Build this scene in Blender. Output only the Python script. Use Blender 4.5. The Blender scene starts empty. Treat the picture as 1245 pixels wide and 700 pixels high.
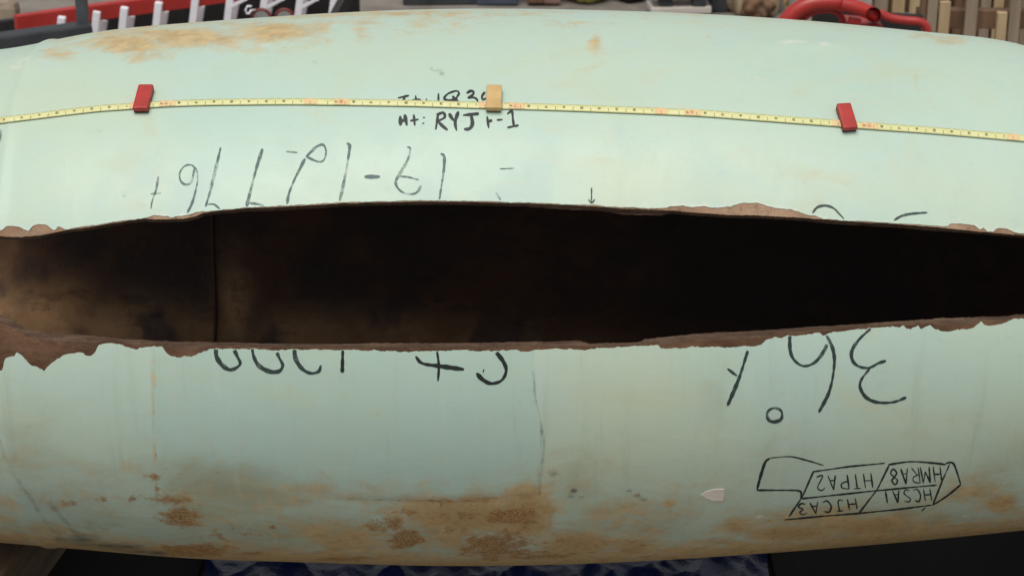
import bpy, bmesh, math, random
import numpy as np
from mathutils import Vector, Matrix
from mathutils.bvhtree import BVHTree
random.seed(7); rng = np.random.default_rng(7)
S = bpy.context.scene; C = S.collection
R_ = math.radians

# ------------------------------------------------------------------ camera, sky, sun, exposure
W, H, F, PITCH, D, H0 = 1245., 700., 2577., R_(22), 4.0, 0.62
CAM = np.array([0, -D*math.cos(PITCH), H0 + D*math.sin(PITCH)])
FW = np.array([0, math.cos(PITCH), -math.sin(PITCH)]); UP = np.array([0, math.sin(PITCH), math.cos(PITCH)])
cd = bpy.data.cameras.new('camera'); cam = bpy.data.objects.new('camera', cd); C.objects.link(cam)
cam.location = CAM; cam.rotation_euler = (math.pi/2 - PITCH, 0, 0)
cd.sensor_width = 36; cd.lens = F/W*36; cd.clip_end = 500
cd.dof.use_dof = True; cd.dof.focus_distance = 3.6; cd.dof.aperture_fstop = 9
S.camera = cam
SUN_EL, SUN_AZ = R_(66), R_(192)          # azimuth measured clockwise from +Y: behind and a little left of the camera
w = bpy.data.worlds.new('World'); S.world = w; w.use_nodes = True
nt = w.node_tree; bg = nt.nodes['Background']
sky = nt.nodes.new('ShaderNodeTexSky'); sky.sky_type = 'NISHITA'; sky.sun_disc = False
sky.sun_elevation = SUN_EL; sky.sun_rotation = SUN_AZ; sky.dust_density = 1.5; sky.air_density = 1.0
hs = nt.nodes.new('ShaderNodeHueSaturation'); hs.inputs['Saturation'].default_value = 0.22
nt.links.new(sky.outputs[0], hs.inputs['Color']); nt.links.new(hs.outputs[0], bg.inputs[0]); bg.inputs[1].default_value = 0.062
sd = bpy.data.lights.new('sun', 'SUN'); sd.energy = 1.5; sd.angle = R_(40); sd.color = (1, .955, .88)
sun = bpy.data.objects.new('sun', sd); C.objects.link(sun)
sdir = Vector((math.sin(SUN_AZ)*math.cos(SUN_EL), math.cos(SUN_AZ)*math.cos(SUN_EL), math.sin(SUN_EL)))
sun.rotation_euler = sdir.to_track_quat('Z', 'Y').to_euler(); sun.location = (0, 0, 8)
vs = S.view_settings; vs.view_transform = 'Standard'; vs.look = 'None'; vs.exposure = 0.66; vs.gamma = 1; vs.use_curve_mapping = False

# ------------------------------------------------------------------ helpers
def ray(px, py): return FW + (px - W/2)/F*np.array([1., 0, 0]) - (py - H/2)/F*UP
def at(px, py, Y):
    d = ray(px, py); t = (Y - CAM[1])/d[1]; return Vector(CAM + t*d)
def zat(px, py, z):
    d = ray(px, py); t = (z - CAM[2])/d[2]; return Vector(CAM + t*d)
def link(name, me, mat=None, parent=None, smooth=False):
    o = bpy.data.objects.new(name, me); C.objects.link(o)
    if mat is not None and not me.materials: me.materials.append(mat)
    if parent is not None: o.parent = parent
    if smooth:
        for p in me.polygons: p.use_smooth = True
    return o
def mesh(name, v, f, mat, parent=None, smooth=False):
    me = bpy.data.meshes.new(name); me.from_pydata([tuple(map(float, a)) for a in v], [], f); me.update()
    return link(name, me, mat, parent, smooth)
def from_bm(name, bm, mat, parent=None, smooth=False):
    me = bpy.data.meshes.new(name); bm.normal_update(); bm.to_mesh(me); bm.free()
    return link(name, me, mat, parent, smooth)
def tag(o, label, cat, group=None):
    o['label'] = label; o['category'] = cat
    if group: o['group'] = group
    return o
def thing(name, label, cat, loc=(0, 0, 0), group=None):
    o = bpy.data.objects.new(name, None); C.objects.link(o); o.location = loc; o.empty_display_size = .1
    return tag(o, label, cat, group)
def rough(bm, amt):
    for v in bm.verts: v.co += Vector((random.uniform(-1, 1), random.uniform(-1, 1), random.uniform(-1, 1)))*amt
def box_bm(sx, sy, sz, bev=.004, M=None, jit=0):
    bm = bmesh.new(); bmesh.ops.create_cube(bm, size=1)
    for v in bm.verts: v.co = Vector((v.co.x*sx, v.co.y*sy, v.co.z*sz))
    if jit: rough(bm, jit)
    if bev: bmesh.ops.bevel(bm, geom=bm.edges[:], offset=bev, segments=2, affect='EDGES', profile=.6)
    if M is not None: bm.transform(M)
    return bm
def box_between(a, b, wx, wz, bev=.003, up=Vector((0, 0, 1)), jit=0):
    a = Vector(a); b = Vector(b); z = (b-a).normalized(); x = up.cross(z)
    if x.length < 1e-4: x = Vector((1, 0, 0))
    x.normalize(); y = z.cross(x)
    M = Matrix((x, y, z)).transposed().to_4x4(); M.translation = (a+b)/2
    return box_bm(wx, wz, (b-a).length, bev, M, jit)
def tube_bm(path, r, seg=14, cap=True, radii=None):
    P = [Vector(p) for p in path]; bm = bmesh.new(); rings = []; n = None
    for i, p in enumerate(P):
        t = (P[min(i+1, len(P)-1)] - P[max(i-1, 0)]).normalized()
        if n is None:
            n = t.orthogonal().normalized()
        n = (n - t*n.dot(t)).normalized(); b = t.cross(n)
        rr = radii[i] if radii else r
        rings.append([bm.verts.new(p + (n*math.cos(a) + b*math.sin(a))*rr) for a in np.linspace(0, 2*math.pi, seg, endpoint=False)])
    for A, B in zip(rings, rings[1:]):
        for k in range(seg): bm.faces.new((A[k], A[(k+1) % seg], B[(k+1) % seg], B[k]))
    if cap: bm.faces.new(rings[0][::-1]); bm.faces.new(rings[-1])
    return bm
def cr(pts, step=1.5):                       # Catmull-Rom through points, resampled
    P = np.array(pts, float)
    if len(P) == 2:
        n = max(2, int(np.hypot(*(P[1]-P[0]))/step)); return P[0] + (P[1]-P[0])*np.linspace(0, 1, n+1)[:, None]
    Q = np.vstack([2*P[0]-P[1], P, 2*P[-1]-P[-2]]); out = []
    for i in range(1, len(Q)-2):
        n = max(2, int(np.linalg.norm(Q[i+1]-Q[i])/step)); t = np.linspace(0, 1, n, endpoint=False)[:, None]
        a, b, c, d = Q[i-1], Q[i], Q[i+1], Q[i+2]
        out.append(.5*((2*b) + (c-a)*t + (2*a-5*b+4*c-d)*t*t + (3*b-3*c+d-a)*t**3))
    return np.vstack(out + [P[-1:]])

class G:                                      # small node-graph builder
    def __init__(s, name):
        s.m = bpy.data.materials.new(name); s.m.use_nodes = True; s.t = s.m.node_tree
        s.b = s.t.nodes['Principled BSDF']; s.tc = s.t.nodes.new('ShaderNodeTexCoord')
    def put(s, v, sock):
        if hasattr(v, 'is_linked') or hasattr(v, 'links'): s.t.links.new(v, sock)
        elif isinstance(v, tuple) and len(v) == 3 and sock.type == 'RGBA': sock.default_value = (*v, 1)
        else: sock.default_value = v
    def noise(s, scale, detail=6, rough=.55, vec=None, dist=0, stretch=None, col=False):
        v = vec if vec is not None else s.tc.outputs['Object']
        if stretch:
            mp = s.t.nodes.new('ShaderNodeMapping'); mp.inputs['Scale'].default_value = stretch; s.t.links.new(v, mp.inputs[0]); v = mp.outputs[0]
        n = s.t.nodes.new('ShaderNodeTexNoise'); n.inputs['Scale'].default_value = scale; n.inputs['Detail'].default_value = detail
        n.inputs['Roughness'].default_value = rough; n.inputs['Distortion'].default_value = dist; s.t.links.new(v, n.inputs['Vector'])
        return n.outputs[1 if col else 0]
    def math(s, op, a, b=0., clamp=False):
        n = s.t.nodes.new('ShaderNodeMath'); n.operation = op; n.use_clamp = clamp; s.put(a, n.inputs[0]); s.put(b, n.inputs[1]); return n.outputs[0]
    def ramp(s, f, a, b, lo=0., hi=1.):
        n = s.t.nodes.new('ShaderNodeMapRange'); n.interpolation_type = 'SMOOTHSTEP'; s.put(f, n.inputs[0])
        for i, v in enumerate((a, b, lo, hi)): n.inputs[i+1].default_value = v
        return n.outputs[0]
    def mix(s, f, a, b):
        n = s.t.nodes.new('ShaderNodeMix'); n.data_type = 'RGBA'; s.put(f, n.inputs[0]); s.put(a, n.inputs[6]); s.put(b, n.inputs[7]); return n.outputs[2]
    def attr(s, name):
        n = s.t.nodes.new('ShaderNodeAttribute'); n.attribute_name = name
        q = s.t.nodes.new('ShaderNodeSeparateColor'); s.t.links.new(n.outputs[0], q.inputs[0]); return q.outputs
    def bump(s, h, st, dist=.002):
        n = s.t.nodes.new('ShaderNodeBump'); n.inputs['Strength'].default_value = st; n.inputs['Distance'].default_value = dist
        s.t.links.new(h, n.inputs['Height']); s.t.links.new(n.outputs[0], s.b.inputs['Normal'])
    def out(s, col, rough=.6, metal=0., spec=None):
        s.put(col, s.b.inputs['Base Color']); s.put(rough, s.b.inputs['Roughness']); s.put(metal, s.b.inputs['Metallic'])
        if spec is not None: s.b.inputs['Specular IOR Level'].default_value = spec
        return s.m
def simple(name, a, b, scale=12, rough=.6, metal=0., bump=.25, stretch=None, dist=.002, spec=None):
    g = G(name); n = g.noise(scale, 8, .6, stretch=stretch)
    g.bump(g.noise(scale*4, 6, .6, stretch=stretch), bump, dist)
    return g.out(g.mix(g.ramp(n, .3, .7), a, b), g.ramp(n, .2, .8, max(0, rough-.12), min(1, rough+.12)), metal, spec)

# ------------------------------------------------------------------ materials
g = G('mint_coating')
a = g.attr('stain'); h = g.attr('hue')
n1 = g.noise(2.2, 4); n2 = g.noise(9, 6, .6, dist=.4); n3 = g.noise(38, 8, .68); n4 = g.noise(190, 6, .75)
ns = g.noise(7, 6, .6, stretch=(1, 5, 5))           # streaks along the pipe
base = g.mix(g.ramp(n1, .35, .65), (.47, .615, .53), (.505, .625, .505))
base = g.mix(g.math('MULTIPLY', g.ramp(n2, .45, .75), .55), base, (.455, .60, .56))
base = g.mix(g.math('MULTIPLY', h[0], .85), base, (.415, .58, .505))
base = g.mix(g.math('MULTIPLY', h[1], .8), base, (.53, .60, .43))
base = g.mix(g.math('MULTIPLY', g.ramp(ns, .55, .8), .22), base, (.55, .53, .40))
base = g.mix(g.math('MULTIPLY', g.ramp(n3, .60, .8), .32), base, (.30, .36, .31))
nA = g.noise(5.5, 7, .7, dist=.8, stretch=(.8, 1.3, 1.3)); nB = g.noise(17, 7, .72, dist=.5); nC = g.noise(260, 3, .6); nD = g.noise(24, 5, .6, stretch=(1, 9, 9))
base = g.mix(g.math('MULTIPLY', g.ramp(nA, .50, .72), .42), base, (.53, .55, .36))
base = g.mix(g.math('MULTIPLY', g.ramp(nB, .56, .74), .30), base, (.56, .53, .44))
base = g.mix(g.math('MULTIPLY', g.ramp(nB, .44, .28), .35), base, (.40, .54, .50))
base = g.mix(g.math('MULTIPLY', g.ramp(nD, .64, .74), .22), base, (.33, .35, .28))
base = g.mix(g.math('MULTIPLY', g.ramp(nC, .70, .80), .30), base, (.22, .22, .17))
base = g.mix(g.math('MULTIPLY', g.ramp(g.math('ADD', g.attr('film')[0], g.math('MULTIPLY', g.math('SUBTRACT', nA, .5), 1.1)), .1, 1.), .72), base, (.275, .275, .165))
sA = g.noise(7, 2, .4, stretch=(1, .35, .35), dist=.3); sB = g.noise(9, 2, .4, stretch=(.3, 1.2, 1.2), dist=.2); sM = g.noise(4.3, 3)
sx = g.t.nodes.new('ShaderNodeSeparateXYZ'); g.t.links.new(g.tc.outputs['Object'], sx.inputs[0]); zl = g.ramp(sx.outputs[2], .82, .62, .12, 1.)
sV = g.noise(3.5, 7, .7, stretch=(9, .7, .7)); base = g.mix(g.math('MULTIPLY', g.math('MULTIPLY', g.ramp(sV, .52, .70), .26), zl), base, (.36, .40, .31)); base = g.mix(g.math('MULTIPLY', g.math('MULTIPLY', g.ramp(sV, .46, .32), .22), zl), base, (.56, .65, .60))
scr = g.math('MULTIPLY', g.math('MAXIMUM', g.ramp(g.math('ABSOLUTE', g.math('SUBTRACT', sA, .5)), 0, .004, 1., 0.), g.ramp(g.math('ABSOLUTE', g.math('SUBTRACT', sB, .47)), 0, .004, 1., 0.)), g.ramp(sM, .55, .66))
base = g.mix(g.math('MULTIPLY', scr, .5), base, (.62, .66, .58))
och = g.ramp(g.math('ADD', a[0], g.math('MULTIPLY', g.math('SUBTRACT', g.math('ADD', g.math('MULTIPLY', nA, .35), g.math('ADD', g.math('MULTIPLY', nB, .4), g.math('MULTIPLY', n3, .25))), .5), 2.9)), .18, .85)
base = g.mix(g.math('MULTIPLY', och, .88), base, g.mix(g.ramp(n3, .35, .65), (.42, .255, .085), (.58, .42, .20)))
rus = g.ramp(g.math('ADD', a[1], g.math('MULTIPLY', g.math('SUBTRACT', g.math('ADD', g.math('MULTIPLY', n3, .65), g.math('MULTIPLY', n4, .35)), .5), 3.0)), .45, .78)
base = g.mix(g.math('MULTIPLY', rus, .85), base, g.mix(g.ramp(n4, .4, .6), (.17, .085, .022), (.48, .27, .10)))
gri = g.ramp(g.math('ADD', a[2], g.math('MULTIPLY', g.math('SUBTRACT', n3, .5), 1.2)), .2, 1.)
base = g.mix(g.math('MULTIPLY', gri, .85), base, (.06, .085, .08))
base = g.mix(g.math('MULTIPLY', g.ramp(g.math('ADD', h[2], g.math('MULTIPLY', g.math('SUBTRACT', n3, .5), 1.6)), .35, .9), .85), base, (.74, .73, .63))  # white channel: pale marks, chipped edges and painted glints
g.bump(g.math('ADD', g.math('ADD', g.math('MULTIPLY', n2, .6), g.math('MULTIPLY', n3, .12)), g.math('MULTIPLY', g.math('MULTIPLY', rus, n4), .5)), .35, .006)
COAT = g.out(base, g.math('ADD', g.ramp(n2, .3, .7, .34, .48), g.math('MULTIPLY', g.math('MAXIMUM', och, rus), .35)), 0, .45)

g = G('rusted_steel')
n2 = g.noise(8, 7, .62); n3 = g.noise(55, 8, .7); ns = g.noise(14, 6, .6, stretch=(1, 4, 4))
col = g.mix(g.ramp(n2, .35, .65), (.29, .17, .10), (.42, .28, .18))
col = g.mix(g.ramp(n3, .5, .75), col, (.115, .058, .03))
col = g.mix(g.math('MULTIPLY', g.ramp(ns, .55, .7), .5), col, (.34, .25, .18))
col = g.mix(g.attr('rust')[0], col, g.mix(g.ramp(n2, .35, .65), (.085, .038, .018), (.185, .098, .050)))
g.bump(g.math('ADD', n3, g.math('MULTIPLY', n2, 1.5)), .8, .006); STEEL = g.out(col, .72, .15)
g = G('fracture_steel')
n3 = g.noise(60, 8, .7); ns = g.noise(10, 6, .6, stretch=(1, 8, 8))
col = g.mix(g.ramp(ns, .4, .65), (.085, .048, .028), (.15, .095, .060)); col = g.mix(g.ramp(n3, .5, .75), col, (.045, .022, .013))
g.bump(g.math('ADD', n3, g.math('MULTIPLY', ns, 2.)), .9, .006); FRAC = g.out(col, .75, .2)
g = G('inner_wall_rust')
a = g.attr('inner'); n1 = g.noise(3.4, 5, .6, dist=.1); n2 = g.noise(15, 8, .7); n6 = g.noise(6, 6, .65, dist=.2); ns = g.noise(11, 7, .65, stretch=(1, 2.2, 2.2))
n5 = g.noise(60, 4, .6)
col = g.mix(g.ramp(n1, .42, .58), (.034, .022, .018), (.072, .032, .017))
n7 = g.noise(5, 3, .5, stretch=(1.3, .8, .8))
dep = g.mix(g.ramp(n6, .35, .65), (.36, .20, .085), (.52, .31, .15)); dep = g.mix(g.ramp(n7, .50, .58, .0, .8), dep, (.085, .066, .075)); dep = g.mix(g.math('MULTIPLY', g.ramp(n2, .52, .66), .6), dep, (.16, .07, .03))  # rust brown, its tone raised to paint in light on the bottom
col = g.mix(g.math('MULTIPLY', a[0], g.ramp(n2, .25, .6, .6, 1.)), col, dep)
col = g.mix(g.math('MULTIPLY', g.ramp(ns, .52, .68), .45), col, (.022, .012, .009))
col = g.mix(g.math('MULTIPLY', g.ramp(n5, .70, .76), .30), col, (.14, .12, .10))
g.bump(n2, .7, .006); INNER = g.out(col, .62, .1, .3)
def ink(name, dark, cover):
    g = G(name); n = g.noise(70, 6, .75); n2 = g.noise(16, 3)
    tr = g.t.nodes.new('ShaderNodeBsdfTransparent'); mx = g.t.nodes.new('ShaderNodeMixShader')
    f = g.ramp(g.math('ADD', g.math('MULTIPLY', n, .7), g.math('MULTIPLY', n2, .5)), .60-cover*.45, .80-cover*.32, .18, 1.)
    g.t.links.new(f, mx.inputs[0]); g.t.links.new(tr.outputs[0], mx.inputs[1]); g.out(dark, .5)
    g.t.links.new(g.b.outputs[0], mx.inputs[2]); g.t.links.new(mx.outputs[0], g.t.nodes['Material Output'].inputs[0]); return g.m
INK = ink('black_marker_ink', (.012, .018, .018), .95)
INKF = ink('worn_marker_ink', (.06, .115, .11), .30)
INKM = ink('dark_marker_ink', (.025, .046, .044), .48)
INKT = ink('thin_black_ink', (.014, .02, .02), .66)
TAPE = simple('yellow_tape', (.66, .66, .30), (.72, .71, .38), 60, .4, 0, .1)
TORG = simple('orange_print', (.76, .50, .26), (.72, .58, .30), 60, .4, 0, .1)
TINK = simple('tape_print', (.24, .235, .10), (.32, .31, .14), 60, .5, 0, .1)
TRED = simple('tape_red_print', (.62, .27, .14), (.66, .33, .18), 60, .5, 0, .1)
RED = simple('red_magnet_paint', (.46, .035, .028), (.36, .028, .022), 30, .5, 0, .2)
TAN = simple('tan_block', (.62, .43, .19), (.53, .35, .14), 30, .7, 0, .3)
TANE = simple('block_edge_shade', (.11, .07, .035), (.07, .045, .025), 30, .8, 0, .3)
SHADE = simple('ground_shade', (.012, .009, .007), (.024, .018, .013), 6, .95, 0, .4, (4, .6, 4))  # near-black tone standing in for the shade under the pipe
CONC = simple('yard_ground', (.155, .135, .115), (.24, .215, .19), 5, .9, 0, .6, None, .01)
BLUE = simple('blue_tarp_plastic', (.006, .013, .07), (.012, .024, .115), 8, .34, 0, .5, None, .01)
WOOD = simple('pallet_wood', (.40, .285, .155), (.52, .39, .23), 5, .8, 0, .5, (5, 5, .6))
WOODG = simple('weathered_wood', (.235, .18, .125), (.33, .26, .19), 5, .85, 0, .5, (5, 5, .6))
WOODD = simple('dark_wood', (.10, .055, .03), (.19, .105, .06), 5, .85, 0, .5, (5, 5, .6))
TIMB = simple('timber', (.11, .075, .045), (.22, .155, .10), 5, .85, 0, .5, (6, .6, 6))
LRED = simple('red_fibreglass', (.44, .030, .022), (.36, .022, .018), 10, .45, 0, .15)
ALU = simple('aluminium', (.80, .79, .85), (.88, .87, .92), 20, .5, .0, .15)
DARK = simple('dark_steel_paint', (.035, .04, .045), (.055, .06, .065), 14, .5, .2, .2)
SLATE = simple('slate_steel', (.065, .075, .085), (.09, .10, .11), 14, .45, .3, .2)
BLACK = simple('black_rubber', (.012, .012, .013), (.02, .02, .02), 14, .7, 0, .2)
NAVY = simple('slate_blue_plastic', (.055, .07, .10), (.07, .09, .13), 10, .5, 0, .2)
OLIVE = simple('yellow_canvas', (.42, .38, .09), (.52, .46, .14), 10, .8, 0, .5)
SACK = simple('burlap', (.36, .27, .17), (.48, .38, .25), 16, .9, 0, .8)
ROPE = simple('rope_fibre', (.62, .48, .22), (.50, .36, .16), 60, .9, 0, .8)
PINK = simple('faded_crate', (.20, .12, .10), (.28, .17, .13), 10, .8, 0, .3)
PRED = simple('red_enamel', (.45, .035, .03), (.36, .03, .026), 12, .38, 0, .25)
WINE = simple('wine_red_rubber', (.13, .016, .015), (.18, .022, .02), 12, .5, 0, .2)
GREY = simple('grey_plate', (.22, .22, .22), (.30, .30, .29), 14, .6, 0, .2)
PALE = simple('pale_plank', (.52, .47, .42), (.62, .57, .52), 6, .8, 0, .4, (.6, 5, 5))

# ------------------------------------------------------------------ ground
gv = []; gf = []; gx = np.concatenate([[-150, -40, -12], np.linspace(-6, 6, 49), [12, 40, 150]]); gy = np.concatenate([[-150, -40, -12], np.linspace(-5, 7, 49), [12, 40, 150]])
for y in gy:
    for x in gx: gv.append((x, y, random.uniform(-.004, .004) if abs(x) < 7 and abs(y) < 8 else 0))
for j in range(len(gy)-1):
    for i in range(len(gx)-1):
        q = j*len(gx)+i; gf.append((q, q+1, q+1+len(gx), q+len(gx)))
gr = mesh('ground', gv, gf, CONC, smooth=True); gr['kind'] = 'structure'

# ------------------------------------------------------------------ the ruptured pipe: profile along x
XK = np.array([-2.3,-1.6,-1.15,-.95,-.8,-.6,-.4,-.15,.1,.35,.6,.8,.95,1.15,1.6,2.3])
RK = np.array([0.4505,0.4515,0.4544,0.4629,0.4823,0.5008,0.5109,0.5197,0.5181,0.5086,0.4912,0.4726,0.4542,0.4087,0.4134,0.4288])
ZK = np.array([0.6236,0.6197,0.6143,0.6044,0.6117,0.614,0.619,0.6216,0.6216,0.6242,0.625,0.6242,0.6205,0.5889,0.592,0.6022])
def spl(yk, x):
    xk = XK; n = len(xk); hh = np.diff(xk); A = np.eye(n); b = np.zeros(n)
    for i in range(1, n-1):
        A[i, i-1] = hh[i-1]; A[i, i] = 2*(hh[i-1]+hh[i]); A[i, i+1] = hh[i]
        b[i] = 6*((yk[i+1]-yk[i])/hh[i]-(yk[i]-yk[i-1])/hh[i-1])
    m = np.linalg.solve(A, b); x = np.clip(x, xk[0], xk[-1])
    i = np.clip(np.searchsorted(xk, x)-1, 0, n-2); a = xk[i+1]-x; c = x-xk[i]; q = hh[i]
    return (m[i]*a**3+m[i+1]*c**3)/(6*q)+(yk[i]/q-m[i]*q/6)*a+(yk[i+1]/q-m[i+1]*q/6)*c
XT = np.linspace(-2.3, 2.3, 2301); RT = spl(RK, XT); ZT = spl(ZK, XT)
def Rx(x): return np.interp(x, XT, RT)
def Zx(x): return np.interp(x, XT, ZT)
def hit(pts, off=0.):
    """first meeting of the rays through photo points with the pipe surface: x and angle (0 = towards -Y, + = up)"""
    P = np.array(pts, float); d = FW[None] + (P[:, :1]-W/2)/F*np.array([[1., 0, 0]]) - (P[:, 1:]-H/2)/F*UP[None]
    T = np.linspace(3.2, 4.4, 2400); q = CAM + d[:, None, :]*T[None, :, None]
    dist = np.hypot(q[..., 1], q[..., 2]-Zx(q[..., 0])) - Rx(q[..., 0]) - off
    i = np.where((dist < 0).any(1), (dist < 0).argmax(1), np.abs(dist).argmin(1))
    k = np.arange(len(P)); q = q[k, i]
    return q[:, 0], np.arctan2(q[:, 2]-Zx(q[:, 0]), -q[:, 1])
CU = [(-60,283),(0,280),(2,280.6),(8,274.7),(22,275.5),(34.6,281.4),(39.6,274.7),(47,271.8),(55.6,273),(65,279.7),(67.5,279.7),(70.8,274.7),(79,279),(84,278.6),(101,274.7),(118,273.4),(135,270.2),(168,265.7),(180,264),(186,262),(204,263),(208,264.8),(214,263.3),(227,261.4),(236,258.7),(246,256.5),(251,257),(269,255),(299,252.3),(330,250.8),(367,248.7),(413,246),(459,245),(515,244),(560,244.4),(614,245.8),(651,246.7),(688,248.2),(725,249.7),(756,252),(784,252.7),(805,253),(816,251),(832,250),(841,251.8),(857,250.4),(865,252.4),(887,251.5),(895.5,249.2),(905,246.2),(911,247.4),(920,246.5),(934,251),(943,253.3),(960,254.5),(972,258),(982,262),(991,262),(1001,266.3),(1026,268),(1050,269.2),(1087,271.2),(1124,273.6),(1151,275.3),(1155.6,272),(1173,272.9),(1185,274),(1192,280),(1195,276.5),(1200,281.4),(1208,282),(1211,277.8),(1224,277.8),(1234,282.7),(1245,284),(1310,292)]
SU = [(-60,290),(3,287.5),(17,288.5),(34,287.5),(50.6,286),(67.5,282.5),(84,279.5),(110,276),(126,273),(152,269),(177,265.5),(186,266.5),(204,266.5),(223,265.5),(238,263),(246,259),(269,255.8),(299,253),(330,252.4),(413,247.5),(459,246.2),(515,245.2),(560,245.5),(651,247.8),(725,251),(756,253.5),(784,254.5),(816,256),(846,258.4),(887,261.5),(917,262),(960,264),(989,266),(1026,269),(1087,272.5),(1151,277.5),(1192,282),(1245,286),(1310,294)]
SUI = [(-60,291.5),(3,289),(34,289),(84,281),(126,275),(177,267.5),(223,267),(246,261),(269,258),(299,256.5),(330,256.5),(413,250.5),(459,249),(515,247.4),(560,247.3),(614,249),(651,252.4),(688,255),(725,256),(756,261),(802,262),(816,259),(846,260.6),(887,263.5),(917,264),(940,266.7),(989,270),(1026,273.6),(1087,276.5),(1148,282),(1185,283.6),(1245,289),(1310,297)]
SLI = [(-60,352),(0,381.8),(17,390),(34,400.4),(47,402.9),(67.5,405.4),(101,407),(126.5,409.6),(152,412.2),(177,413),(210,414.7),(261,415.9),(308,416.9),(358.6,418),(400,418.5),(463.5,417),(547,417),(620,415.7),(670,415),(704,413.8),(718,417.5),(738,418.3),(776,418.3),(783,412),(830,407.5),(850,405.4),(894,402.9),(936,401.2),(978,397.8),(1020,395.3),(1085,390.6),(1142,386.8),(1191,385),(1245,383),(1310,378)]
CL = [(-60,452),(0,450),(4,449),(5.5,435),(18.5,432.4),(20,427.3),(23.6,429),(28.7,434),(37,444),(46,447),(54,451),(60,443),(74,431.5),(84,429.4),(101,427.7),(103,432.5),(110,432.7),(116,428),(119,421),(123,418),(138,417.2),(148,419),(160,423.6),(168.6,424),(182,421),(197,420.6),(199,425),(203,430),(207,433),(215,434),(224,432.4),(232,434),(239,430.7),(251,425.6),(261,423.6),(308,424.8),(333,426.5),(358.6,424.8),(400,425),(470,426.5),(488.6,427.6),(526,426.5),(568,426),(599,427),(620,425.3),(645,426),(679,424.3),(716,424.8),(738,422.6),(772,421.4),(801,419.9),(803,423.8),(830,423),(852,421.6),(877.5,422),(894,422.6),(925,419.7),(930.6,413.8),(943,409.6),(953,410.5),(957,408),(972,409),(987,406.3),(995.5,404.6),(1000.6,407.4),(1010,405),(1025,402),(1048,400),(1089,397.2),(1099,396.2),(1107,400.6),(1116,394.8),(1119.5,399.5),(1131,394.4),(1134.6,399.5),(1151.6,403.8),(1165,400),(1180,400.6),(1189,395.3),(1193,390),(1197,395.3),(1217.6,394.4),(1233,387.5),(1245,386.5),(1310,380)]
SL = [(x, min(np.interp(x, *zip(*SLI))*.45 + np.interp(x, *zip(*CL))*.55, np.interp(x, *zip(*CL))-1.2, np.interp(x, *zip(*SLI))+9)) for x in range(-60, 1311, 6)]
def edge_fn(pts, off, jit=0., close=None):
    xs = np.arange(-60, 1310.1, 1.2); ys = np.interp(xs, *zip(*pts))
    if jit:
        nz = rng.normal(0, 1, len(xs)); nz = .6*np.convolve(nz, np.ones(3)/3, 'same')*1.7 + .5*np.convolve(rng.normal(0, 1, len(xs)), np.ones(11)/11, 'same')*3.3
        ys = ys + nz*jit
    X, A = hit(np.column_stack([xs, ys]), off); o = np.argsort(X); X = X[o]; A = A[o]
    X = np.concatenate([[-2.3, -1.95], X, [1.95, 2.3]]); m = R_(22)
    A = np.concatenate([[A[0], A[0]], A, [m+close, m+close]])
    return lambda x: np.interp(x, X, A)
TH = .0125
fCU = edge_fn(CU, 0, .38, .016); fSU = edge_fn(SU, -.0013, .22, .008); fSUI = edge_fn(SUI, -TH, .35, .006)
fCL = edge_fn(CL, 0, .8, -.016); fSL = edge_fn(SL, -.0013, .3, -.008); fSLI = edge_fn(SLI, -TH, .35, -.006)
XC = np.concatenate([np.linspace(-1.16, -1.02, 8), np.arange(-1.0, 1.0, .0022), np.linspace(1.02, 2.2, 22)])  # left end, out of view, cut short and open to let light inside
XW = -.86
def patch_mask(px, py):
    r = np.interp(py, [440, 460, 500, 540, 600], [648, 649, 655, 660, 655]); b = np.interp(px, [185, 300, 415, 520, 600, 660], [556, 575, 604, 607, 603, 597])
    l = np.interp(py, [440, 540, 605], [183, 188, 196])
    def sm(d): return np.clip(d/3+.5, 0, 1)
    return sm(r-px)*sm(px-l)*sm(b-py)
def project(P):
    q = P - CAM; z = q@FW; return W/2 + F*q[..., 0]/z, H/2 - F*(q@UP)/z
def pt(x, ph, r): return np.stack([x, -r*np.cos(ph), Zx(x)+r*np.sin(ph)], -1)
def grid_faces(nr, nc, flip=False):
    i = np.arange(nr-1)[:, None]; j = np.arange(nc-1)[None]; q = (i*nc+j).ravel()
    f = np.column_stack([q, q+1, q+1+nc, q+nc]); return (f[:, ::-1] if flip else f)
def np_mesh(name, V, Fc, mat, parent, smooth=True):
    me = bpy.data.meshes.new(name); me.vertices.add(len(V)); me.vertices.foreach_set('co', V.astype(np.float32).ravel())
    me.loops.add(Fc.size); me.loops.foreach_set('vertex_index', Fc.astype(np.int32).ravel())
    me.polygons.add(len(Fc)); me.polygons.foreach_set('loop_start', np.arange(0, Fc.size, Fc.shape[1], dtype=np.int32))
    me.update(calc_edges=True); me.validate(); return link(name, me, mat, parent, smooth)
def vcol(me, name, rgb):
    at_ = me.attributes.new(name, 'FLOAT_COLOR', 'POINT'); at_.data.foreach_set('color', np.column_stack([np.clip(rgb, 0, 1), np.ones(len(rgb))]).astype(np.float32).ravel())
pipe = thing('ruptured_pipe', 'huge mint green coated steel pipe split open along its side by a long dark rupture', 'pipe')

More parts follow.
